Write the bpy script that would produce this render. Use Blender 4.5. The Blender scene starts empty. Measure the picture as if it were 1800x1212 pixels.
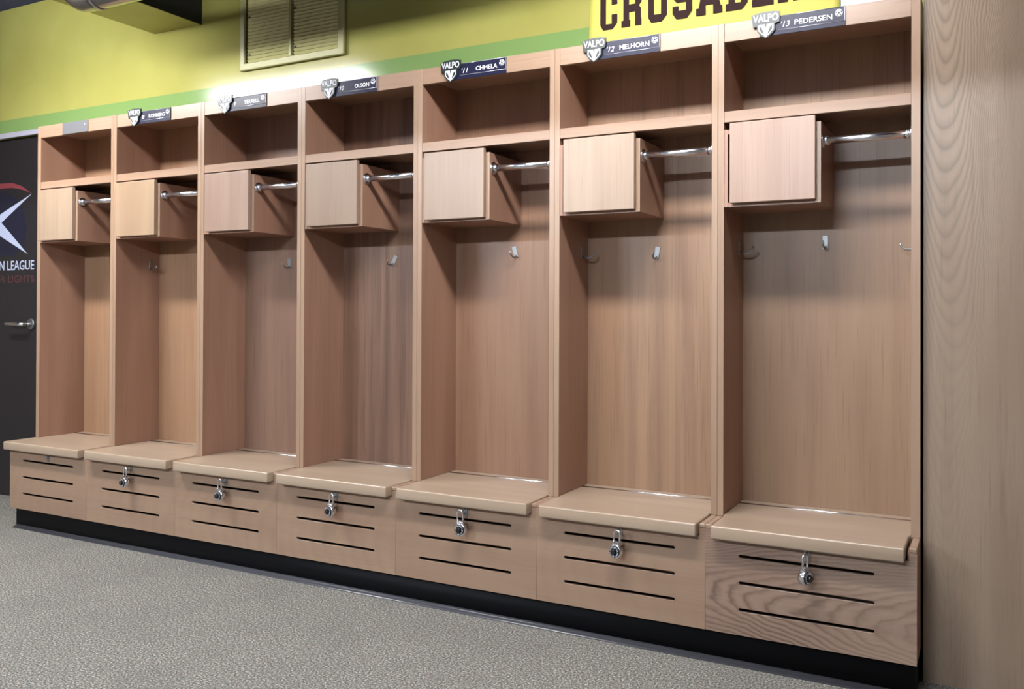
import bpy, bmesh, math, random
from mathutils import Vector, Matrix
random.seed(4)
S = bpy.context.scene
COL = S.collection

# ------------------------------------------------------------------ camera
cam_d = bpy.data.cameras.new('camera')
cam = bpy.data.objects.new('camera', cam_d)
COL.objects.link(cam)
S.camera = cam
yaw, pitch, roll = (math.radians(a) for a in (28.2828, 0.3929, 0.2276))
fw = Vector((-math.sin(yaw)*math.cos(pitch), math.cos(yaw)*math.cos(pitch), math.sin(pitch)))
rt = Vector((math.cos(yaw), math.sin(yaw), 0))
up = rt.cross(fw)
rt2 = math.cos(roll)*rt + math.sin(roll)*up
up2 = -math.sin(roll)*rt + math.cos(roll)*up
M = Matrix((rt2, up2, -fw)).transposed().to_4x4()
M.translation = Vector((4.4724, -2.9737, 1.1256))
cam.matrix_world = M
cam_d.sensor_width = 36.0
cam_d.lens = 1565.76/1800*36
cam_d.shift_y = -(606-536.16)/1800
cam_d.clip_start = 0.02

# ------------------------------------------------------------------ world and exposure
w = bpy.data.worlds.new('world')
S.world = w
w.use_nodes = True
w.node_tree.nodes['Background'].inputs['Color'].default_value = (0.9, 0.92, 1, 1)
w.node_tree.nodes['Background'].inputs['Strength'].default_value = 0.0
S.view_settings.view_transform = 'Standard'
S.view_settings.look = 'None'
S.view_settings.gamma = 1
S.view_settings.use_curve_mapping = False
S.view_settings.exposure = 0.0
LAMP_NEAR = 118.0      # strength of the tubes in the row above the lockers
LAMP_FAR = 200.0       # strength of the rows further into the room
NEAR_COL = (0.97, 0.97, 0.97)
FAR_COL = (0.80, 0.90, 1.0)

# ------------------------------------------------------------------ materials
def srgb(r, g, b):
    f = lambda c: (c/255/12.92) if c/255 <= .04045 else ((c/255+.055)/1.055)**2.4
    return (f(r), f(g), f(b), 1)

def mat(name, color, rough=.5, metal=0.0, spec=.5, coat=0.0):
    m = bpy.data.materials.new(name)
    m.use_nodes = True
    b = m.node_tree.nodes['Principled BSDF']
    b.inputs['Base Color'].default_value = color
    b.inputs['Roughness'].default_value = rough
    b.inputs['Metallic'].default_value = metal
    b.inputs['Specular IOR Level'].default_value = spec
    b.inputs['Coat Weight'].default_value = coat
    return m

class NT:
    """small helper around one material's node tree"""
    def __init__(self, m):
        self.m = m
        self.t = m.node_tree
        self.b = self.t.nodes['Principled BSDF']
    def n(self, kind, **kw):
        nd = self.t.nodes.new(kind)
        for k, v in kw.items():
            if k.startswith('i_'):
                nd.inputs[k[2:].replace('_', ' ')].default_value = v
            else:
                setattr(nd, k, v)
        return nd
    def l(self, a, b):
        self.t.links.new(a, b)
    def math(self, op, a, b=None, clamp=False):
        nd = self.t.nodes.new('ShaderNodeMath')
        nd.operation = op
        nd.use_clamp = clamp
        for k, v in enumerate((a, b)):
            if v is None:
                continue
            if isinstance(v, (int, float)):
                nd.inputs[k].default_value = v
            else:
                self.l(v, nd.inputs[k])
        return nd.outputs[0]
    def ramp(self, fac, stops):
        nd = self.t.nodes.new('ShaderNodeValToRGB')
        e = nd.color_ramp.elements
        while len(e) < len(stops):
            e.new(.5)
        for k, (p, c) in enumerate(stops):
            e[k].position = p
            e[k].color = c
        self.l(fac, nd.inputs[0])
        return nd.outputs[0]
    def mix(self, fac, a, b, mode='MIX'):
        nd = self.t.nodes.new('ShaderNodeMix')
        nd.data_type = 'RGBA'
        nd.blend_type = mode
        for sock, v in ((nd.inputs[0], fac), (nd.inputs[6], a), (nd.inputs[7], b)):
            if isinstance(v, (int, float)):
                sock.default_value = v
            elif isinstance(v, tuple):
                sock.default_value = v
            else:
                self.l(v, sock)
        return nd.outputs[2]

def wood(name, light, mid, dark, axis='z', streak=.5, pore=.35, rough=.36, figure=None, seed=0.0, fade=None):
    """oak / maple veneer with the grain along one axis; figure = (across, along, curvature, frequency, strength)"""
    def tone(c):
        g = .3*c[0]+.55*c[1]+.15*c[2]
        return tuple(WOOD_ALBEDO*(g+(v-g)*.95) for v in c[:3])+(1,)
    light, mid, dark = tone(light), tone(mid), tone(dark)
    m = mat(name, light, rough)
    T = NT(m)
    tc = T.n('ShaderNodeTexCoord').outputs['Object']
    rnd = T.n('ShaderNodeObjectInfo').outputs['Random']
    off = T.math('MULTIPLY', rnd, 37.0)
    off = T.math('ADD', off, seed)
    cmb = T.n('ShaderNodeCombineXYZ')
    for k in range(3):
        T.l(off, cmb.inputs[k])
    add = T.n('ShaderNodeVectorMath', operation='ADD')
    T.l(tc, add.inputs[0]); T.l(cmb.outputs[0], add.inputs[1])
    def stretched(k):
        mp = T.n('ShaderNodeMapping')
        sc = [1, 1, 1]
        sc['xyz'.index(axis)] = k
        mp.inputs['Scale'].default_value = sc
        T.l(add.outputs[0], mp.inputs['Vector'])
        return mp.outputs[0]
    def noise(vec, scale, detail, rgh=.55, dist=0.0):
        nd = T.n('ShaderNodeTexNoise')
        nd.inputs['Scale'].default_value = scale
        nd.inputs['Detail'].default_value = detail
        nd.inputs['Roughness'].default_value = rgh
        nd.inputs['Distortion'].default_value = dist
        T.l(vec, nd.inputs['Vector'])
        return nd.outputs['Fac']
    broad = noise(stretched(.16), 5.0, 2, .5, .6)
    bands = noise(stretched(.03), 17.0, 5, .62, .5)
    pores = noise(stretched(.022), 150.0, 2, .6)
    c = T.ramp(broad, [(.32, mid), (.66, light)])
    f = T.ramp(bands, [(.42, (0, 0, 0, 1)), (.72, (1, 1, 1, 1))])
    c = T.mix(T.math('MULTIPLY', f, streak), c, dark)
    p = T.ramp(pores, [(.56, (0, 0, 0, 1)), (.70, (1, 1, 1, 1))])
    c = T.mix(T.math('MULTIPLY', p, pore), c, dark)
    if figure:
        ac, al, curv, freq, strength, wob = (tuple(figure)+(.03,))[:6]
        sep = T.n('ShaderNodeSeparateXYZ')
        T.l(tc, sep.inputs[0])
        A = {'z': 0, 'x': 2}[axis]
        B = {'z': 2, 'x': 0}[axis]
        st = stretched(.35)
        a = T.math('ADD', T.math('SUBTRACT', sep.outputs[A], ac), T.math('MULTIPLY', T.math('SUBTRACT', noise(st, 3.0, 2), .5), .16))
        a = T.math('ADD', a, T.math('MULTIPLY', T.math('SUBTRACT', noise(tc, 30.0, 2), .5), .006))
        q = T.math('MULTIPLY', T.math('MULTIPLY', a, a), curv)
        ph = T.math('SUBTRACT', T.math('SUBTRACT', sep.outputs[B], al), q)
        ph = T.math('ADD', ph, T.math('MULTIPLY', noise(st, 1.6, 2), .55))
        ph = T.math('ADD', ph, T.math('MULTIPLY', noise(stretched(.5), 11.0, 3), wob))
        fr = T.math('FRACT', T.math('MULTIPLY', ph, freq))
        ring = T.ramp(fr, [(0.0, (1, 1, 1, 1)), (.16, (.55, .55, .55, 1)), (.50, (0, 0, 0, 1)), (.80, (.18, .18, .18, 1)), (1.0, (1, 1, 1, 1))])
        patch = T.ramp(noise(st, 2.6, 2), [(.36, (.15, .15, .15, 1)), (.60, (1, 1, 1, 1))])
        if fade:
            fd = T.n('ShaderNodeMapRange')
            fd.inputs['From Min'].default_value, fd.inputs['From Max'].default_value = fade
            fd.inputs['To Min'].default_value = .22
            T.l(sep.outputs[B], fd.inputs['Value'])
            patch = T.math('MAXIMUM', T.math('MULTIPLY', fd.outputs[0], .8), T.math('MULTIPLY', patch, fd.outputs[0]))
        c = T.mix(T.math('MULTIPLY', T.math('MULTIPLY', ring, strength), patch), c, dark)
    T.l(c, T.b.inputs['Base Color'])
    bump = T.n('ShaderNodeBump')
    bump.inputs['Strength'].default_value = .06
    bump.inputs['Distance'].default_value = .002
    T.l(bands, bump.inputs['Height'])
    T.l(bump.outputs[0], T.b.inputs['Normal'])
    return m

MW = {}
WOOD_ALBEDO = .50
# back panel veneers, one tone for each locker (left to right)
TONES = [((204, 160, 122), (192, 144, 108), (156, 112, 84), .35),
         ((206, 160, 122), (194, 144, 108), (160, 112, 80), .45),
         ((184, 144, 120), (170, 130, 108), (134, 98, 80), .35),
         ((182, 138, 112), (158, 118, 96), (102, 78, 64), .75),
         ((196, 152, 120), (184, 136, 108), (150, 108, 84), .35),
         ((204, 162, 126), (190, 144, 110), (138, 102, 78), .60),
         ((194, 156, 122), (180, 140, 110), (140, 104, 80), .30)]
for k, (a, b, c, s) in enumerate(TONES):
    MW['back%d' % k] = wood('oak_back_veneer_%d' % k, srgb(*a), srgb(*b), srgb(*c), 'z', s, .4, .42, seed=k*3.7)
MW['side'] = wood('oak_side_veneer', srgb(208, 160, 132), srgb(194, 144, 117), srgb(160, 114, 92), 'z', .35, .3, .42)
MW['edge'] = wood('oak_edge', srgb(208, 172, 142), srgb(196, 158, 128), srgb(160, 122, 98), 'z', .3, .25, .34)
MW['rail'] = wood('oak_rail', srgb(208, 172, 142), srgb(196, 158, 130), srgb(160, 122, 100), 'x', .3, .3, .36)
MW['shelf'] = wood('oak_shelf', srgb(206, 168, 138), srgb(190, 150, 122), srgb(150, 112, 90), 'x', .35, .3, .38)
MW['seat'] = wood('oak_seat', srgb(226, 200, 172), srgb(214, 184, 156), srgb(180, 146, 120), 'x', .35, .2, .30)
DOORS = [((206, 178, 150), (196, 166, 138)), ((210, 178, 144), (198, 164, 130)), ((202, 170, 150), (190, 154, 134)), ((190, 162, 138), (174, 142, 120)),
         ((202, 172, 146), (186, 156, 132)), ((212, 184, 158), (202, 172, 146)), ((210, 174, 152), (198, 160, 138))]
for k, (a, b) in enumerate(DOORS):
    MW['door%d' % k] = wood('box_door_veneer_%d' % k, srgb(*a), srgb(*b), srgb(166, 130, 108), 'z', .35, .3, .36, seed=k*5.1)
MW['front'] = wood('oak_front_panel', srgb(204, 168, 138), srgb(190, 152, 124), srgb(164, 124, 102), 'x', .35, .25, .40,
                   figure=(0.05, -.1, 2.0, 14.0, .20))
MW['front_fig'] = wood('figured_oak_front_panel', srgb(204, 172, 148), srgb(190, 154, 132), srgb(116, 86, 70), 'x', .25, .2, .40,
                       figure=(.10, -.2, 26.0, 13.0, .95, .22))
MW['ply'] = wood('oak_plywood_wall', srgb(198, 171, 145), srgb(184, 155, 129), srgb(134, 112, 94), 'z', .25, .3, .36,
                 figure=(4.362, 1.30, 70.0, 15.0, .72), fade=(.9, 1.6))
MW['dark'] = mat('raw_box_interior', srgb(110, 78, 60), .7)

M_chrome = mat('polished_chrome', (.80, .80, .84, 1), .20, 1.0)
M_steel = mat('brushed_steel', (.30, .30, .30, 1), .45, 1.0)
M_galv = mat('galvanised_steel', (.42, .42, .43, 1), .22, 1.0)
M_black = mat('black_rubber_base', (.004, .004, .005, 1), .6, 0, .15)
M_navy = mat('navy_acrylic', (.012, .013, .034, 1), .30, 0, .26)
M_white = mat('white_print', (.80, .80, .86, 1), .35)
M_emblem = mat('pale_grey_print', (.50, .50, .55, 1), .4)
M_greyplate = mat('grey_plastic_plate', (.11, .11, .12, 1), .45)
M_clear = mat('bright_plate_edge', (.50, .50, .58, 1), .16, .6)
M_outline = mat('dark_green_outline', (.015, .022, .020, 1), .3)
M_banner = mat('yellow_vinyl_banner', (.50, .46, .095, 1), .62, 0, .3)
M_maroon = mat('dark_brown_print', (.028, .013, .014, 1), .7, 0, .1)
M_doorpaint = mat('black_door_paint', (.014, .012, .014, 1), .42)
M_glow = mat('navy_print', (.008, .009, .022, 1), .42)
M_redprint = mat('red_print', (.18, .035, .042, 1), .45)
M_dimred = mat('dim_red_print', (.075, .024, .026, 1), .45)
M_doorwhite = mat('pale_blue_print', (.36, .39, .52, 1), .45)
M_trimwhite = mat('pale_door_casing', (.34, .33, .40, 1), .4)
M_dial = mat('black_dial', (.008, .008, .010, 1), .28)
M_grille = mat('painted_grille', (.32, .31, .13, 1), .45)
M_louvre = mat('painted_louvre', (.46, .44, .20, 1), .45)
M_grilledark = mat('grille_depth', (.10, .095, .04, 1), .8)
M_screw = mat('dark_screw', (.02, .02, .02, 1), .5)
M_housing = mat('white_lamp_housing', (.7, .7, .7, 1), .5)
M_blackpanel = mat('matt_black_panel', (.004, .004, .004, 1), .7)
M_ceiling = mat('dark_blue_ceiling', (.035, .042, .10, 1), .8)
M_plainwall = mat('brown_wall_paint', (.22, .17, .13, 1), .7)

def lamp_mat(name, strength, col):
    m = bpy.data.materials.new(name)
    m.use_nodes = True
    b = m.node_tree.nodes['Principled BSDF']
    b.inputs['Base Color'].default_value = (.8, .8, .8, 1)
    b.inputs['Emission Color'].default_value = col + (1,)
    b.inputs['Emission Strength'].default_value = strength
    return m
M_lamp_nl = lamp_mat('lit_diffuser_near_left', LAMP_NEAR*1.12, NEAR_COL)
M_lamp_nr = lamp_mat('lit_diffuser_near_right', LAMP_NEAR*.88, NEAR_COL)
M_lamp_fl = lamp_mat('lit_diffuser_far_left', LAMP_FAR*1.4, FAR_COL)
M_lamp_fr = lamp_mat('lit_diffuser_far_right', LAMP_FAR*.95, FAR_COL)

# yellow wall with the green stripe
def wall_paint():
    m = mat('yellow_wall_with_green_stripe', srgb(174, 169, 77), .15, 0, .28)
    T = NT(m)
    tc = T.n('ShaderNodeTexCoord').outputs['Object']
    sep = T.n('ShaderNodeSeparateXYZ')
    T.l(tc, sep.inputs[0])
    z = sep.outputs[2]
    lo = T.math('GREATER_THAN', z, 2.181)
    hi = T.math('LESS_THAN', z, 2.262)
    nz = T.n('ShaderNodeTexNoise', i_Scale=3.0, i_Detail=3.0)
    T.l(tc, nz.inputs['Vector'])
    yel = T.ramp(nz.outputs['Fac'], [(.35, (.285, .270, .074, 1)), (.65, (.315, .305, .088, 1))])
    c = T.mix(T.math('MULTIPLY', lo, hi), yel, (.16, .255, .085, 1))
    T.l(c, T.b.inputs['Base Color'])
    b2 = T.n('ShaderNodeTexNoise', i_Scale=140.0, i_Detail=2.0)
    T.l(tc, b2.inputs['Vector'])
    bump = T.n('ShaderNodeBump')
    bump.inputs['Strength'].default_value = .10
    bump.inputs['Distance'].default_value = .001
    T.l(b2.outputs['Fac'], bump.inputs['Height'])
    T.l(bump.outputs[0], T.b.inputs['Normal'])
    return m
M_wall = wall_paint()

def carpet():
    m = mat('grey_loop_carpet', srgb(104, 99, 94), .95, 0, .1)
    T = NT(m)
    tc = T.n('ShaderNodeTexCoord').outputs['Object']
    def nz(scale, det):
        nd = T.n('ShaderNodeTexNoise', i_Scale=scale, i_Detail=det, i_Roughness=.7)
        T.l(tc, nd.inputs['Vector'])
        return nd.outputs['Fac']
    fine = nz(150, 3)
    c = T.ramp(fine, [(.36, srgb(36, 33, 32)), (.46, srgb(102, 98, 93)), (.54, srgb(124, 120, 113)), (.66, srgb(204, 198, 188))])
    tint = nz(28, 2)
    c = T.mix(.22, c, T.ramp(tint, [(.35, srgb(119, 106, 101)), (.5, srgb(114, 112, 106)), (.65, srgb(106, 112, 114))]))
    big = nz(2.2, 2)
    c = T.mix(T.math('MULTIPLY', T.ramp(big, [(.45, (0, 0, 0, 1)), (.7, (1, 1, 1, 1))]), .22), c, srgb(87, 82, 81))
    T.l(c, T.b.inputs['Base Color'])
    bump = T.n('ShaderNodeBump')
    bump.inputs['Strength'].default_value = .6
    bump.inputs['Distance'].default_value = .004
    T.l(fine, bump.inputs['Height'])
    T.l(bump.outputs[0], T.b.inputs['Normal'])
    return m
M_carpet = carpet()

# ------------------------------------------------------------------ mesh helpers
def add_box(bm, x0, x1, y0, y1, z0, z1, bev=0.0, seg=1):
    vs = [bm.verts.new((x, y, z)) for x in (x0, x1) for y in (y0, y1) for z in (z0, z1)]
    idx = [(0, 1, 3, 2), (4, 6, 7, 5), (0, 4, 5, 1), (2, 3, 7, 6), (0, 2, 6, 4), (1, 5, 7, 3)]
    fs = [bm.faces.new([vs[i] for i in f]) for f in idx]
    if bev:
        es = list({e for f in fs for e in f.edges})
        bmesh.ops.bevel(bm, geom=es, offset=bev, segments=seg, profile=.5, affect='EDGES')
    return bm

def box(x0, x1, y0, y1, z0, z1, bev=0.0, seg=1):
    return add_box(bmesh.new(), x0, x1, y0, y1, z0, z1, bev, seg)

def add_tube(bm, pts, r, n=14, caps=True):
    pts = [Vector(p) for p in pts]
    rings = []
    ref = None
    for k, p in enumerate(pts):
        a = pts[max(k-1, 0)]
        b = pts[min(k+1, len(pts)-1)]
        t = (b-a).normalized()
        if ref is None:
            ref = Vector((0, 0, 1)) if abs(t.z) < .9 else Vector((1, 0, 0))
        u = (ref - t*ref.dot(t)).normalized()
        ref = u
        v = t.cross(u)
        rr = r[k] if isinstance(r, (list, tuple)) else r
        rings.append([bm.verts.new(p + rr*(math.cos(2*math.pi*j/n)*u + math.sin(2*math.pi*j/n)*v)) for j in range(n)])
    for a, b in zip(rings, rings[1:]):
        for j in range(n):
            f = bm.faces.new((a[j], a[(j+1) % n], b[(j+1) % n], b[j]))
            f.smooth = True
    if caps:
        bm.faces.new(rings[0][::-1])
        bm.faces.new(rings[-1])
    return bm

def tube(pts, r, n=14):
    return add_tube(bmesh.new(), pts, r, n)

def arc(c, r, a0, a1, n, ua, ub):
    c, ua, ub = Vector(c), Vector(ua), Vector(ub)
    return [c + r*(math.cos(a)*ua + math.sin(a)*ub) for a in [a0+(a1-a0)*k/n for k in range(n+1)]]

def shape2d(outer, holes, depth, plane='xz', at=0.0, bev=0.0):
    """polygon with holes, extruded; plane xz: extruded from y=at-depth (front) to y=at; plane yz: from x=at to x=at+depth"""
    cu = bpy.data.curves.new('tmp', 'CURVE')
    cu.dimensions = '2D'
    cu.fill_mode = 'BOTH'
    cu.extrude = depth/2
    for poly in [outer]+list(holes):
        sp = cu.splines.new('POLY')
        sp.points.add(len(poly)-1)
        for p, (a, b) in zip(sp.points, poly):
            p.co = (a, b, 0, 1)
        sp.use_cyclic_u = True
    ob = bpy.data.objects.new('tmp', cu)
    me = bpy.data.meshes.new_from_object(ob)
    bpy.data.objects.remove(ob)
    bpy.data.curves.remove(cu)
    bm = bmesh.new()
    bm.from_mesh(me)
    bpy.data.meshes.remove(me)
    bmesh.ops.remove_doubles(bm, verts=bm.verts, dist=1e-6)
    for v in bm.verts:
        a, b, c = v.co
        v.co = {'xz': (a, at-depth/2-c, b), 'yz': (at+depth/2+c, a, b), 'xy': (a, b, at+depth/2+c)}[plane]
    bmesh.ops.recalc_face_normals(bm, faces=bm.faces)
    return bm

def text_bm(s, x0, x1, z0, z1, depth, at, bold=0.0, shear=0.0):
    """flat raised lettering fitted into a rectangle on a vertical plane facing -y"""
    cu = bpy.data.curves.new('tmp', 'FONT')
    cu.body = s
    cu.size = 1
    cu.offset = bold
    cu.shear = shear
    cu.extrude = .5
    cu.resolution_u = 3
    ob = bpy.data.objects.new('tmp', cu)
    me = bpy.data.meshes.new_from_object(ob)
    bpy.data.objects.remove(ob)
    bpy.data.curves.remove(cu)
    bm = bmesh.new()
    bm.from_mesh(me)
    bpy.data.meshes.remove(me)
    xs = [v.co.x for v in bm.verts]
    ys = [v.co.y for v in bm.verts]
    ax, bx, ay, by = min(xs), max(xs), min(ys), max(ys)
    for v in bm.verts:
        a, b, c = v.co
        v.co = (x0+(a-ax)/(bx-ax)*(x1-x0), at-depth/2-c*depth, z0+(b-ay)/(by-ay)*(z1-z0))
    bmesh.ops.recalc_face_normals(bm, faces=bm.faces)
    return bm

def disc(c, r, depth, n=24, axis='y'):
    bm = bmesh.new()
    c = Vector(c)
    d = {'y': Vector((0, 1, 0)), 'x': Vector((1, 0, 0)), 'z': Vector((0, 0, 1))}[axis]
    return add_tube(bm, [c, c+d*depth], r, n)

def obj(name, bm, m, parent=None):
    """link a bmesh given in world coordinates as one mesh object, relative to the parent's origin"""
    me = bpy.data.meshes.new(name)
    off = Vector((0, 0, 0))
    p = parent
    while p is not None:
        off += p.location
        p = p.parent
    if off.length:
        bmesh.ops.translate(bm, verts=bm.verts, vec=-off)
    bm.to_mesh(me)
    bm.free()
    me.materials.append(m)
    o = bpy.data.objects.new(name, me)
    COL.objects.link(o)
    if parent:
        o.parent = parent
    return o

def thing(name, loc, label, cat, group=None):
    o = bpy.data.objects.new(name, None)
    o.empty_display_size = .05
    COL.objects.link(o)
    o.location = loc
    tag(o, label, cat, group)
    return o

def tag(o, label, cat, group=None):
    o['label'] = label
    o['category'] = cat
    if group:
        o['group'] = group
    return o

def struct(name, bm, m, parent=None, label=None, cat=None):
    o = obj(name, bm, m, parent)
    if parent is None:
        o['kind'] = 'structure'
        if label:
            tag(o, label, cat)
    return o

# ------------------------------------------------------------------ sizes read off the photograph
P = .61            # pitch of the lockers
D = .263           # depth from the front edge to the back panel
ZK = .1003         # top of the black base
Z_SEAT, Z_SEATB = .4447, .4026
Z_SA, Z_SB = 1.799, 1.762
Z_RA, Z_RB = 2.096, 2.033
YP = -.141         # face of the front panels
YW = .30           # face of the back wall
X_L, X_R = -2.4, 6.2
Y_F = -6.6
Z_C = 2.93

# ------------------------------------------------------------------ room shell
struct('floor', box(X_L, X_R, Y_F, .5, -.05, 0), M_carpet, None, 'grey speckled loop carpet covering the locker room floor', 'floor')
struct('ceiling', box(X_L, X_R, Y_F, .5, Z_C, Z_C+.05), M_ceiling, None, 'dark blue ceiling high above the yellow wall', 'ceiling')
DX0, DX1, DZ = -1.36, -.44, 2.15
wb = bmesh.new()
add_box(wb, X_L, DX0, YW, YW+.12, 0, Z_C)
add_box(wb, DX0, DX1, YW, YW+.12, DZ, Z_C)
add_box(wb, DX1, X_R, YW, YW+.12, 0, Z_C)
struct('wall_back', wb, M_wall, None, 'yellow painted wall with a green stripe above the lockers', 'wall')
struct('wall_right', box(4.290, X_R, .02, .045, .0, Z_C), MW['ply'], None, 'oak plywood wall panel with arched grain right of the lockers', 'wall')
struct('wall_left', box(X_L-.1, X_L, Y_F, .5, 0, Z_C), M_plainwall)
struct('wall_side', box(X_R, X_R+.1, Y_F, .5, 0, Z_C), M_plainwall)
struct('wall_front', box(X_L, X_R, Y_F-.1, Y_F, 0, Z_C), M_plainwall)
struct('trim_1', box(DX0-.05, DX1+.05, YW-.012, YW, DZ, 2.181, .002), M_trimwhite, None, 'pale strip of door casing above the black door', 'trim')

# soffit that comes out of the wall under the ceiling
so = struct('trim_2', box(.538, .884, -.62, YW, 2.597, Z_C), M_wall, None, 'boxed soffit under the ceiling, yellow below and black on its side', 'soffit')
obj('side_panel', box(.884, .890, -.62, YW, 2.595, Z_C), M_blackpanel, so)

# unseen slab added across the room, shades the top shelves from the far lamps
struct('light_blocker', box(X_L, X_R, -2.15, -1.95, 2.19, Z_C), M_ceiling, None, 'added unseen dark light blocker under the ceiling between the lamps', 'light blocker')

# black base under the lockers with its cove toe
prof = [(YP+.020, 0), (YP+.020, ZK), (.27, ZK), (.27, 0)]
kb = shape2d(prof, [], 4.278-.030, 'yz', .030)
base = struct('baseboard_front', kb, M_black, None, 'black vinyl base running under the row of lockers', 'baseboard')
toe = [(YP+.0195, .014), (YP+.015, .0085), (YP+.008, .0045), (YP-.004, .002), (YP-.004, 0), (YP+.0195, 0)]
obj('cove_toe', shape2d(toe, [], 4.30-.030, 'yz', .030), mat('glossy_base_toe', (.055, .055, .064, 1), .25), base)

# ------------------------------------------------------------------ the black door on the left
dr = struct('door_1', box(DX0+.004, DX1-.004, YW+.018, YW+.060, .004, DZ-.004, .001), M_doorpaint, None,
            'black door with a white star emblem and lettering left of the lockers', 'door')
dr['kind'] = 'structure'
DY = YW+.018
glow = [(-1.02, 1.64), (-.93, 1.80), (-.80, 1.84), (-.64, 1.77), (-.575, 1.62), (-.60, 1.50), (-.70, 1.445), (-.86, 1.45), (-.97, 1.52)]
obj('emblem_ground', shape2d(glow, [], .0006, 'xz', DY), M_glow, dr)
star = [(-.530, 1.808), (-.821, 1.649), (-.563, 1.452), (-.837, 1.570), (-.915, 1.600), (-1.00, 1.585), (-.93, 1.655), (-.838, 1.698)]
obj('star_emblem', shape2d(star, [], .0012, 'xz', DY-.0006), M_doorwhite, dr)
red = [(-.99, 1.862), (-.93, 1.882), (-.841, 1.887), (-.715, 1.884), (-.625, 1.860), (-.533, 1.812), (-.62, 1.838), (-.715, 1.855), (-.841, 1.856), (-.93, 1.850)]
obj('red_arc', shape2d(red, [], .0012, 'xz', DY-.0006), M_redprint, dr)
obj('door_lettering', text_bm('N LEAGUE', -.838, -.503, 1.358, 1.416, .0012, DY, .012), M_doorwhite, dr)
obj('small_lettering', text_bm('R LIGHTS', -.822, -.500, 1.284, 1.326, .0012, DY, .0), M_dimred, dr)
hz = 1.036
hd = obj('door_handle', disc((-.520, DY-.012, hz), .032, .012), M_steel, dr)
lev = tube([(-.520, DY-.010, hz), (-.520, DY-.050, hz), (-.528, DY-.062, hz), (-.560, DY-.066, hz+.001), (-.665, DY-.064, hz+.002), (-.690, DY-.058, hz)],
           [.011, .011, .012, .0125, .010, .007], 12)
obj('lever', lev, M_chrome, hd)

# ------------------------------------------------------------------ lockers
WORDS = ['leftmost oak locker beside the black door, with a blank grey plate and no padlock',
         'second oak locker from the left, with a pale yellow box door and padlock',
         'third oak locker from the left, between the second locker and the dark streaked one',
         'middle oak locker of the row, with a dark streaky back panel',
         'fifth oak locker from the left, under the navy plate numbered 11',
         'sixth oak locker from the left, under the left half of the yellow banner',
         'rightmost oak locker, with strongly figured front panel, beside the plywood wall']

def slot(xa, xb, z, h):
    r = h/2
    pts = []
    for k in range(7):
        a = -math.pi/2 + math.pi*k/6
        pts.append((xb-r+r*math.cos(a), z+r*math.sin(a)))
    for k in range(7):
        a = math.pi/2 + math.pi*k/6
        pts.append((xa+r+r*math.cos(a), z+r*math.sin(a)))
    return pts

def coat_hook(root, x, z, side=None, twist=0.0):
    """single prong hook; side = +1: on the left hand panel, -1: on the right hand panel, None: on the back panel"""
    bm = bmesh.new()
    # built on a plane facing -y, then turned
    add_box(bm, -.010, .010, -.003, 0, -.022, .026, .001)
    add_tube(bm, [(0, -.003, -.014), (0, -.018, -.020), (0, -.034, -.019), (0, -.045, -.010), (0, -.050, .004)], [.0038, .0036, .0032, .003, .0032], 10)
    add_tube(bm, [(0, -.0005, .016), (0, -.0045, .016)], .0035, 10)
    if twist:
        bmesh.ops.rotate(bm, verts=bm.verts, cent=(0, 0, 0), matrix=Matrix.Rotation(twist, 3, 'Y'))
    if side is None:
        loc = (x, D, z)
    else:
        bmesh.ops.rotate(bm, verts=bm.verts, cent=(0, 0, 0), matrix=Matrix.Rotation(math.pi/2*side, 3, 'Z'))
        loc = (x, .205, z)
    bmesh.ops.translate(bm, verts=bm.verts, vec=loc)
    return obj('coat_hook', bm, M_steel, root)

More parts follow.
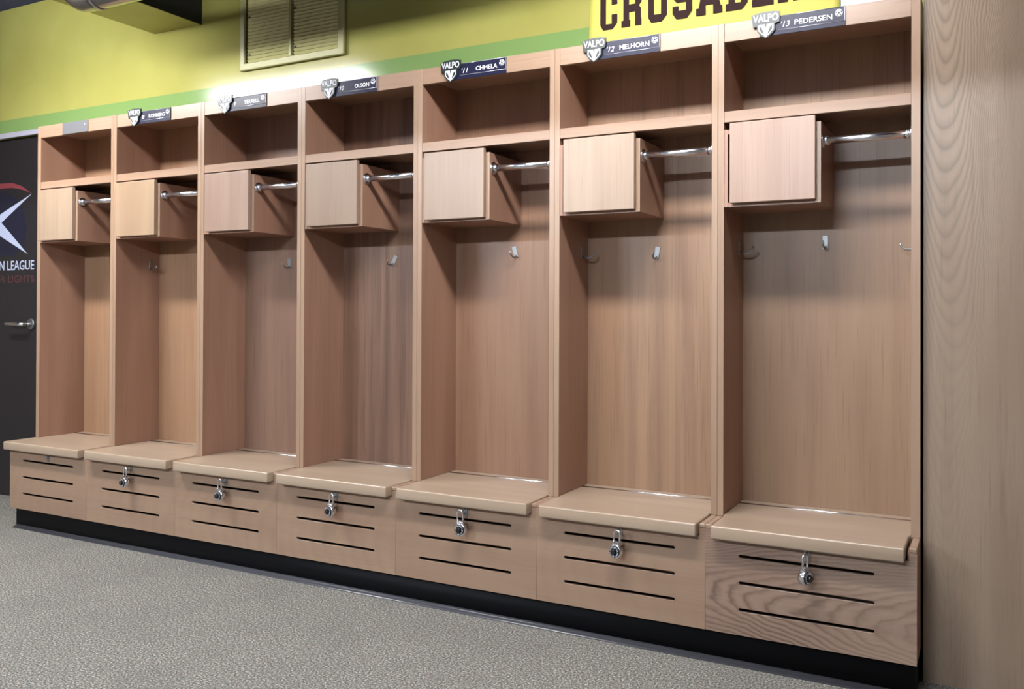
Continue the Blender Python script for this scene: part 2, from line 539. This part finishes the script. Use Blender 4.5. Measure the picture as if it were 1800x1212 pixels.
def make_locker(i):
    x0, x1 = i*P, (i+1)*P
    li = .031 if i == 0 else x0+.0209          # inner face of the left side
    lo = .005 if i == 0 else x0+.0004
    ri = 4.257 if i == 6 else x1-.0209
    ro = 4.283 if i == 6 else x1-.0004
    t = thing('locker', ((x0+x1)/2, .06, ZK), WORDS[i], 'locker', 'oak lockers along the wall')
    # sides: tall part and low part under the seat
    L = [(0, .427), (YP+.0195, .427), (YP+.0195, ZK), (D+.014, ZK), (D+.014, Z_RA), (0, Z_RA)]
    for a, b in ((lo, li), (ri, ro)):
        obj('side_panel', shape2d(L, [], b-a, 'yz', a), MW['side'], t)
        obj('edge_band', box(a, b, -.0022, .0, .440, Z_RA, .0006), MW['edge'], t)
        cap0, cap1 = (a, min(b, a+.0195)) if a == lo else (max(a, b-.0195), b)
        obj('divider_cap', box(cap0, cap1, YP-.001, -.0024, .427, .4395, .0015), MW['rail'], t)
    obj('back_panel', box(li, ri, D, D+.012, ZK, Z_RA), MW['back%d' % i], t)
    obj('header_rail', box(li, ri, -.001, .019, Z_RB, Z_RA, .001), MW['rail'], t)
    obj('top_panel', box(li, ri, .0192, D, 2.066, 2.086), MW['shelf'], t)
    sh = bmesh.new()
    add_box(sh, li, ri, .0195, D, Z_SA-.019, Z_SA)
    add_box(sh, li, ri, -.001, .0195, Z_SB, Z_SA, .0012)
    obj('shelf', sh, MW['shelf'], t)
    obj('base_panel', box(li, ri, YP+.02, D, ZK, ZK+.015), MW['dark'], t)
    # seat that lifts, fixed strip behind it, piano hinge
    sx0 = .0 if i == 0 else x0+.0255
    sx1 = x1-.0225
    if i == 6:
        sx1 = 4.2525
    so_ = [(sx0, -.176), (sx1, -.176), (sx1, -.0035), (ri-.002, -.0035), (ri-.002, .203), (li+.002, .203), (li+.002, -.0035), (sx0, -.0035)]
    sb = shape2d(so_, [], Z_SEAT-Z_SEATB, 'xy', Z_SEATB)
    sharp = [e for e in sb.edges if len(e.link_faces) == 2 and e.calc_face_angle(0) > .6 and max(v.co.y for v in e.verts) < .1]
    bmesh.ops.bevel(sb, geom=sharp, offset=.005, segments=3, profile=.5, affect='EDGES')
    obj('seat', sb, MW['seat'], t)
    obj('rear_strip', box(li, ri, .2085, D, Z_SEATB, Z_SEAT+.0006, .0008), MW['seat'], t)
    obj('piano_hinge', tube([(li+.002, .2058, Z_SEAT+.0012), (ri-.002, .2058, Z_SEAT+.0012)], .0028, 8), M_chrome, t)
    # slotted front panel
    a, b = (lo, x1-.0007) if i == 0 else (x0+.0007, ro if i == 6 else x1-.0007)
    outer = [(a, ZK), (b, ZK), (b, .4262), (b-.0195, .4262), (b-.0195, Z_SEATB-.002), (a+.0195, Z_SEATB-.002), (a+.0195, .4262), (a, .4262)]
    holes = [slot(x0+.107, x0+.509, z, .0115) for z in (.350, .2655, .181)]
    obj('front_panel', shape2d(outer, holes, .019, 'xz', YP+.019), MW['front_fig'] if i == 6 else MW['front'], t)
    # lockable box with its door
    bx0, bx1, bz0, bz1 = li, x0+.333, 1.477, 1.737
    bb = bmesh.new()
    add_box(bb, bx0, bx0+.012, .0, D, bz0, bz1)
    add_box(bb, bx1-.019, bx1, .0, D, bz0, bz1, .0008)
    add_box(bb, bx0+.012, bx1-.019, .002, D, bz0, bz0+.015)
    add_box(bb, bx0+.012, bx1-.019, .002, D, bz1-.015, bz1)
    sbx = obj('storage_box', bb, MW['side'], t)
    obj('box_edge', box(bx1-.019, bx1, -.0022, 0, bz0, bz1, .0006), MW['edge'], sbx)
    dz = random.uniform(-.0015, .0015)
    d = obj('box_door', box(x0+.0445, x0+.3185, -.0225, -.0035, 1.486+dz, 1.7535+dz, .0022, 2), MW['door%d' % i], sbx)
    # clothes rod and its flanges
    rz, ry = 1.678, .026
    rod = obj('clothes_rod', tube([(bx1, ry, rz), (ri, ry, rz)], .0125, 20), M_chrome, t)
    for xx, s in ((bx1, 1), (ri, -1)):
        fl = bmesh.new()
        add_tube(fl, [(xx, ry, rz), (xx+s*.004, ry, rz)], .024, 20)
        add_tube(fl, [(xx+s*.004, ry, rz), (xx+s*.020, ry, rz)], .0155, 20)
        obj('rod_flange', fl, M_chrome, rod)
    # hooks
    tw = [0, .1, -.1, .5, -.25, .15, 0][i]
    if i >= 2:
        coat_hook(t, x0+.3055, 1.366 if i in (4, 6) else 1.346, None, tw)
    if i in (1, 5, 6):
        coat_hook(t, li, 1.352, 1)
    if i == 6:
        coat_hook(t, ri, 1.352, -1)
    # hasp under the seat
    hx = x0+.3165
    hs = box(hx-.009, hx+.009, YP-.003, YP, .362, .400, .0008)
    if i:
        add_tube(hs, arc((hx, YP-.010, .383), .010, 0, 2*math.pi, 20, (0, 1, 0), (0, 0, 1)), .0022, 8, False)
    else:
        add_tube(hs, [(hx, YP-.001, .385), (hx, YP-.012, .385)], .006, 12)
    obj('hasp', hs, M_steel, t)
    return t

lockers = [make_locker(i) for i in range(7)]

# ------------------------------------------------------------------ padlocks
def make_padlock(i, turn, label):
    x = i*P+.3165
    y = YP-.034
    zc = .322
    t = thing('padlock', (x, y, zc), label, 'padlock', 'combination padlocks on the locker seats')
    body = bmesh.new()
    add_tube(body, [(x, y+.0105, zc), (x, y+.0095, zc), (x, y-.0085, zc), (x, y-.0105, zc)], [.0215, .0238, .0238, .0215], 32)
    add_box(body, x-.014, x+.014, y-.007, y+.008, zc+.016, zc+.029, .002)
    obj('body', body, M_chrome, t)
    sh = [(x-.0115, y, zc+.024)] + arc((x, y, zc+.058), .0115, math.pi, 0, 12, (1, 0, 0), (0, 0, 1)) + [(x+.0115, y, zc+.024)]
    obj('shackle', tube(sh, .0036, 12), M_chrome, t)
    dial = obj('dial', disc((x, y-.0145, zc), .0190, .0042, 32), M_dial, t)
    tk = bmesh.new()
    for k in range(20):
        a = 2*math.pi*k/20
        b = bmesh.new()
        r0 = .0135 if k % 5 else .0115
        add_box(b, -.0006, .0006, y-.0151, y-.0144, r0, .0178)
        bmesh.ops.rotate(b, verts=b.verts, cent=(0, 0, 0), matrix=Matrix.Rotation(a, 3, 'Y'))
        bmesh.ops.translate(b, verts=b.verts, vec=(x, 0, zc))
        me = bpy.data.meshes.new('tmp'); b.to_mesh(me); tk.from_mesh(me); bpy.data.meshes.remove(me); b.free()
    obj('dial_ticks', tk, M_white, dial)
    kn = bmesh.new()
    add_tube(kn, [(x, y-.0240, zc), (x, y-.0225, zc), (x, y-.0145, zc)], [.0078, .0092, .0098], 20)
    obj('knob', kn, M_dial, dial)
    t.rotation_euler = (0, math.radians([0, 4, -3, 6, -4, 3, 0][i]), turn)
    return t

PLW = [None,
       'small chrome combination padlock hanging below the second seat from the left',
       'chrome combination padlock with black dial below the third seat from the left',
       'chrome combination padlock with black dial below the seat of the middle locker',
       'chrome combination padlock below the seat of the locker numbered 11',
       'chrome combination padlock with black dial below the seat of the locker numbered 12',
       'padlock turned edge-on below the rightmost seat, in front of the figured panel']
for i in range(1, 7):
    make_padlock(i, math.radians([0, -10, -6, -14, 0, -12, 66][i]), PLW[i])

# ------------------------------------------------------------------ nameplates on the header rails
def make_plate(i, number, name, nx, label):
    b = i*P
    y = -.001
    t = thing('nameplate', (b+.26, y, Z_RB), label, 'nameplate', 'navy nameplates on the header rails')
    px0, px1 = b+.140, b+.406
    obj('backing_plate', box(px0, px1, y-.004, y, 2.033, 2.0945, .0004), M_navy, t)
    for z in (2.0925, 2.0475):
        obj('edge_strip', tube([(px0+.06, y-.0045, z), (px1, y-.0045, z)], .0013, 8), M_clear, t)
    obj('end_strip', box(px1-.0022, px1, y-.0052, y-.004, 2.047, 2.0935), M_clear, t)
    # emblem: dark outline, white word on an arched scroll, white shield with a dark V
    out = [(b+.113, 2.104), (b+.135, 2.110), (b+.160, 2.112), (b+.185, 2.111), (b+.206, 2.107), (b+.204, 2.074), (b+.190, 2.070),
           (b+.190, 2.050), (b+.176, 2.034), (b+.160, 2.024), (b+.145, 2.034), (b+.132, 2.050), (b+.131, 2.066), (b+.119, 2.064)]
    em = obj('shield_emblem', shape2d(out, [], .007, 'xz', y-.004), M_outline, t)
    obj('scroll_lettering', text_bm('VALPO', b+.119, b+.201, 2.0785, 2.1035, .0012, y-.011, .022), M_emblem, em)
    shd = [(b+.136, 2.0705), (b+.1575, 2.0705), (b+.1605, 2.052), (b+.1635, 2.0705), (b+.185, 2.0705), (b+.185, 2.051), (b+.173, 2.038), (b+.1605, 2.028), (b+.148, 2.038), (b+.136, 2.051)]
    hole1 = [(b+.1400, 2.065), (b+.1470, 2.060), (b+.1560, 2.037), (b+.1485, 2.042), (b+.1400, 2.052)]
    hole2 = [(b+.1810, 2.065), (b+.1810, 2.052), (b+.1725, 2.042), (b+.1650, 2.037), (b+.1740, 2.060)]
    obj('shield', shape2d(shd, [hole1, hole2], .0012, 'xz', y-.011), M_emblem, em)
    obj('plate_number', text_bm('\u2019'+number, b+.207, b+.207+.010*len(number)+.009, 2.056, 2.074, .0008, y-.004, 0, .3), M_white, t)
    obj('player_lettering', text_bm(name, b+nx, b+.367, 2.0575, 2.0745, .0008, y-.004, .008), M_white, t)
    # small football emblem: white ball with dark patches
    cx, cz, r = b+.387, 2.075, .0115
    ball = obj('ball_emblem', disc((cx, y-.0050, cz), r, .001, 20), M_white, t)
    pt = bmesh.new()
    for k in range(6):
        a = math.pi/2 + 2*math.pi*k/5
        c = (cx, cz) if k == 5 else (cx+.0085*math.cos(a), cz+.0085*math.sin(a))
        rr = .0042 if k == 5 else .0030
        vs = [pt.verts.new((c[0]+rr*math.cos(math.pi/2+2*math.pi*j/5), y-.0053, c[1]+rr*math.sin(math.pi/2+2*math.pi*j/5))) for j in range(5)]
        vb = [pt.verts.new((v.co.x, y-.0049, v.co.z)) for v in vs]
        pt.faces.new(vs)
        for j in range(5):
            pt.faces.new((vs[j], vb[j], vb[(j+1) % 5], vs[(j+1) % 5]))
    obj('ball_patches', pt, M_navy, ball)
    return t

NAMES = [None, ('8', 'ROMBERG', .257), ('9', 'TERRELL', .274), ('10', 'OLSON', .293), ('11', 'CHMELA', .272), ('12', 'MELHORN', .256), ('13', 'PEDERSEN', .251)]
NLAB = [None,
        'navy nameplate with shield emblem above the second locker from the left',
        'glare-washed navy nameplate above the third locker from the left',
        'navy nameplate numbered 10 above the middle locker',
        'dark navy nameplate numbered 11 above the fifth locker from the left',
        'navy nameplate numbered 12 below the left end of the banner',
        'navy nameplate numbered 13 above the rightmost locker']
for i in range(1, 7):
    make_plate(i, *NAMES[i], NLAB[i])
bp = thing('nameplate', (.313, -.001, Z_RB), 'blank dark grey plate above the leftmost locker', 'nameplate')
obj('backing_plate', box(.213, .413, -.006, -.001, 2.034, 2.094, .0006), M_greyplate, bp)
obj('screw', disc((.389, -.0072, 2.073), .0034, .0014, 12), M_white, bp)

# ------------------------------------------------------------------ banner on the wall above the right hand lockers
bn = thing('banner', (3.53, YW, 2.15), 'yellow vinyl banner with dark block letters above the right hand lockers', 'banner')
cloth = bmesh.new()
nx, nz_ = 40, 10
grid = {}
for layer in (0, 1):
    for a in range(nx+1):
        for c in range(nz_+1):
            u, v = a/nx, c/nz_
            x = 3.058 + .950*u + (.012*v if u < .5 else .004*v)
            yy = YW-.010 - .0022*math.sin(u*9)*(1-v) - .001*math.sin(u*23+v*4)
            grid[layer, a, c] = cloth.verts.new((x, yy + .0016*layer, 2.150 + .300*v))
for a in range(nx):
    for c in range(nz_):
        for layer in (0, 1):
            q = [grid[layer, a, c], grid[layer, a+1, c], grid[layer, a+1, c+1], grid[layer, a, c+1]]
            f = cloth.faces.new(q if layer == 0 else q[::-1])
            f.smooth = True
bord = [(a, 0) for a in range(nx)] + [(nx, c) for c in range(nz_)] + [(a, nz_) for a in range(nx, 0, -1)] + [(0, c) for c in range(nz_, 0, -1)]
for k in range(len(bord)):
    p, q = bord[k], bord[(k+1) % len(bord)]
    cloth.faces.new((grid[(0,)+p], grid[(1,)+p], grid[(1,)+q], grid[(0,)+q]))
obj('cloth', cloth, M_banner, bn)
gr = bmesh.new()
for gx, gz in ((3.085, 2.437), (3.995, 2.437)):
    add_tube(gr, arc((gx, YW-.0125, gz), .008, 0, 2*math.pi, 20, (1, 0, 0), (0, 0, 1)), .002, 8, False)
obj('grommets', gr, M_steel, bn)

H = .155
def glyph(ch, W):
    """varsity block capitals as outline + holes in a W x H box"""
    s, c, f = .023, .020, .026       # stroke, corner cut, foot height
    h = .022                         # height of horizontal strokes
    if ch == 'C':
        o = [(c*.6, 0), (W-c, 0), (W, c*1.2), (W, .058), (W-s, .058), (W-s, h), (s, h), (s, H-h), (W-s, H-h), (W-s, H-.058), (W, H-.058), (W, H-c*1.2), (W-c, H), (c*.6, H), (0, H-c), (0, c)]
        return o, []
    if ch == 'U':
        o = [(c*.6, 0), (W-c, 0), (W, c*1.2), (W, H), (W-s, H), (W-s, .030), (s, .030), (s, H), (0, H), (0, c)]
        return o, []
    if ch == 'S':
        o = [(c*.7, 0), (W-c, 0), (W, c*1.3), (W, .072), (W-c, .090), (s, .090), (s, H-h), (W-s, H-h), (W-s, H-.050), (W, H-.050), (W, H-c), (W-c, H), (c*.7, H),
             (0, H-c), (0, .080), (c*.8, .062), (W-s, .062), (W-s, .030), (s, .030), (s, .048), (0, .048), (0, c)]
        return o, []
    if ch == 'R':
        o = [(0, 0), (s+.013, 0), (s+.013, f), (s+.008, f), (s+.008, .056), (W-s-.002, .056), (W-s-.002, 0), (W, 0), (W, f+.002), (W-.002, f+.002), (W-.002, .066), (W-.010, .078), (W, .090), (W, H-c), (W-c, H), (0, H), (0, H-f), (.008, H-f), (.008, f), (0, f)]
        return o, [[(s+.008, .086), (W-s-.002, .086), (W-s-.002, H-h), (s+.008, H-h)]]
    if ch == 'A':
        q = .036
        o = [(0, 0), (q, 0), (q, .036), (W-q+.002, .036), (W-q+.002, 0), (W, 0), (W, f), (W-.006, f), (W*.64, H), (W*.36, H), (.010, f), (0, f)]
        return o, [[(.038, .060), (W-.038, .060), (W*.5+.003, H-.035), (W*.5-.003, H-.035)]]
    if ch == 'D':
        o = [(0, 0), (W-c, 0), (W, c*1.2), (W, H-c*1.2), (W-c, H), (0, H), (0, H-f), (.010, H-f), (.010, f), (0, f)]
        return o, [[(s+.010, h+.004), (W-s, h+.004), (W-s, H-h-.004), (s+.010, H-h-.004)]]
    if ch == 'E':
        o = [(0, 0), (W, 0), (W, .050), (W-s*.8, .050), (W-s*.8, .030), (s+.010, .030), (s+.010, .066), (W-.024, .066), (W-.024, .090), (s+.010, .090), (s+.010, H-.030),
             (W-s*.8, H-.030), (W-s*.8, H-.050), (W, H-.050), (W, H), (0, H), (0, H-f), (.010, H-f), (.010, f), (0, f)]
        return o, []
for ch, xa, xb in [('C', 3.110, 3.181), ('R', 3.199, 3.281), ('U', 3.309, 3.383), ('S', 3.406, 3.481), ('A', 3.497, 3.596), ('D', 3.609, 3.688),
                   ('E', 3.705, 3.782), ('R', 3.797, 3.876), ('S', 3.893, 3.964)]:
    o, hs = glyph(ch, xb-xa)
    mv = lambda q: [(xa+a, 2.235+b) for a, b in q]
    obj('banner_letter', shape2d(mv(o), [mv(k) for k in hs], .0016, 'xz', YW-.0125), M_maroon, bn)

# ------------------------------------------------------------------ air grille on the wall
vg = thing('air_grille', (1.503, YW, 2.315), 'yellow painted louvred air grille high on the wall', 'vent')
GZ0, GZ1 = 2.315, 2.885
fr = shape2d([(1.175, GZ0), (1.831, GZ0), (1.831, GZ1), (1.175, GZ1)], [[(1.207, 2.349), (1.793, 2.349), (1.793, GZ1-.034), (1.207, GZ1-.034)]], .020, 'xz', YW)
bmesh.ops.bevel(fr, geom=[e for e in fr.edges if abs(e.verts[0].co.y-(YW-.020)) < 1e-4 and abs(e.verts[1].co.y-(YW-.020)) < 1e-4 and len(e.link_faces) == 2 and e.calc_face_angle(0) > .5], offset=.004, segments=1, affect='EDGES')
obj('frame', fr, M_grille, vg)
obj('mullion', box(1.494, 1.508, YW-.019, YW, 2.349, GZ1-.034, .001), M_grille, vg)
obj('backing', box(1.207, 1.793, YW-.0015, YW-.0002, 2.349, GZ1-.034), M_grilledark, vg)
for xa, xb in ((1.2085, 1.494), (1.508, 1.7925)):
    lv = bmesh.new()
    n = 29
    for k in range(n):
        z = 2.353+(GZ1-.038-2.353)*k/n
        p = (GZ1-.038-2.353)/n
        a = [(xa+.010, YW-.004, z), (xb-.003, YW-.004, z), (xb-.003, YW-.0125, z+p*.74), (xa+.010, YW-.0125, z+p*.74)]
        v = [lv.verts.new(q) for q in a] + [lv.verts.new((q[0], q[1]+.0012, q[2]+.0004)) for q in a]
        for q in ((0, 1, 2, 3), (7, 6, 5, 4), (0, 4, 5, 1), (1, 5, 6, 2), (2, 6, 7, 3), (3, 7, 4, 0)):
            lv.faces.new([v[j] for j in q])
    obj('louvre_panel', lv, M_louvre, vg)
for sx in (1.232, 1.527):
    for sz in (2.390, 2.577, 2.76):
        obj('screw', disc((sx, YW-.0145, sz), .0045, .004, 10), M_screw, vg)

# ------------------------------------------------------------------ duct pipe near the ceiling
R_D = .065
path = [(3.0, -.30, 2.562), (.81, -.30, 2.562)] + [(.81-.085*math.sin(k*math.pi/16), -.30-.03*(1-math.cos(k*math.pi/16)), 2.562+.085*(1-math.cos(k*math.pi/16))) for k in range(1, 9)] + [(.725, -.335, Z_C)]
dp = thing('duct_pipe', (.725, -.335, Z_C), 'shiny galvanised pipe with an elbow hanging below the ceiling', 'pipe')
obj('pipe', tube(path, R_D, 36), M_galv, dp)
for xx in (.87, 2.1):
    cl = tube([(xx, -.30, 2.562), (xx+.03, -.30, 2.562)], R_D+.004, 36)
    add_box(cl, xx+.010, xx+.020, -.302, -.298, 2.562+R_D-.01, Z_C)
    obj('hanger', cl, M_galv, dp)

# ------------------------------------------------------------------ lamps: two rows of hanging tube fixtures
def lamp(x0, x1, y, z, m, label, wid=.16):
    t = thing('ceiling_light', ((x0+x1)/2, y, z), label, 'ceiling light', 'hanging ceiling lights')
    hb = bmesh.new()
    add_box(hb, x0-.02, x1+.02, y-wid/2-.02, y+wid/2+.02, z+.031, z+.085, .006)
    for xx in (x0-.014, x1+.002):
        add_box(hb, xx, xx+.012, y-wid/2-.015, y+wid/2+.015, z-.045, z+.031, .002)
    obj('housing', hb, M_housing, t)
    lens = shape2d([(y-wid/2, z+.030), (y-wid/2+.025, z-.040), (y+wid/2-.025, z-.040), (y+wid/2, z+.030)], [], x1-x0, 'yz', x0)
    obj('diffuser', lens, m, t)
    rb = bmesh.new()
    for xx in (x0+.15, x1-.15):
        add_tube(rb, [(xx, y, z+.07), (xx, y, Z_C)], .006, 8)
    obj('hanger_rod', rb, M_steel, t)
lamp(-.33, 1.0, -1.02, 2.62, M_lamp_nl, 'ceiling light over the left hand lockers')
lamp(2.72, 4.10, -1.02, 2.62, M_lamp_nr, 'ceiling light over the right hand lockers')
lamp(-.33, 1.0, -4.6, 2.62, M_lamp_fl, 'ceiling light deeper in the room on the left')
lamp(2.72, 4.10, -4.6, 2.62, M_lamp_fr, 'ceiling light deeper in the room on the right')
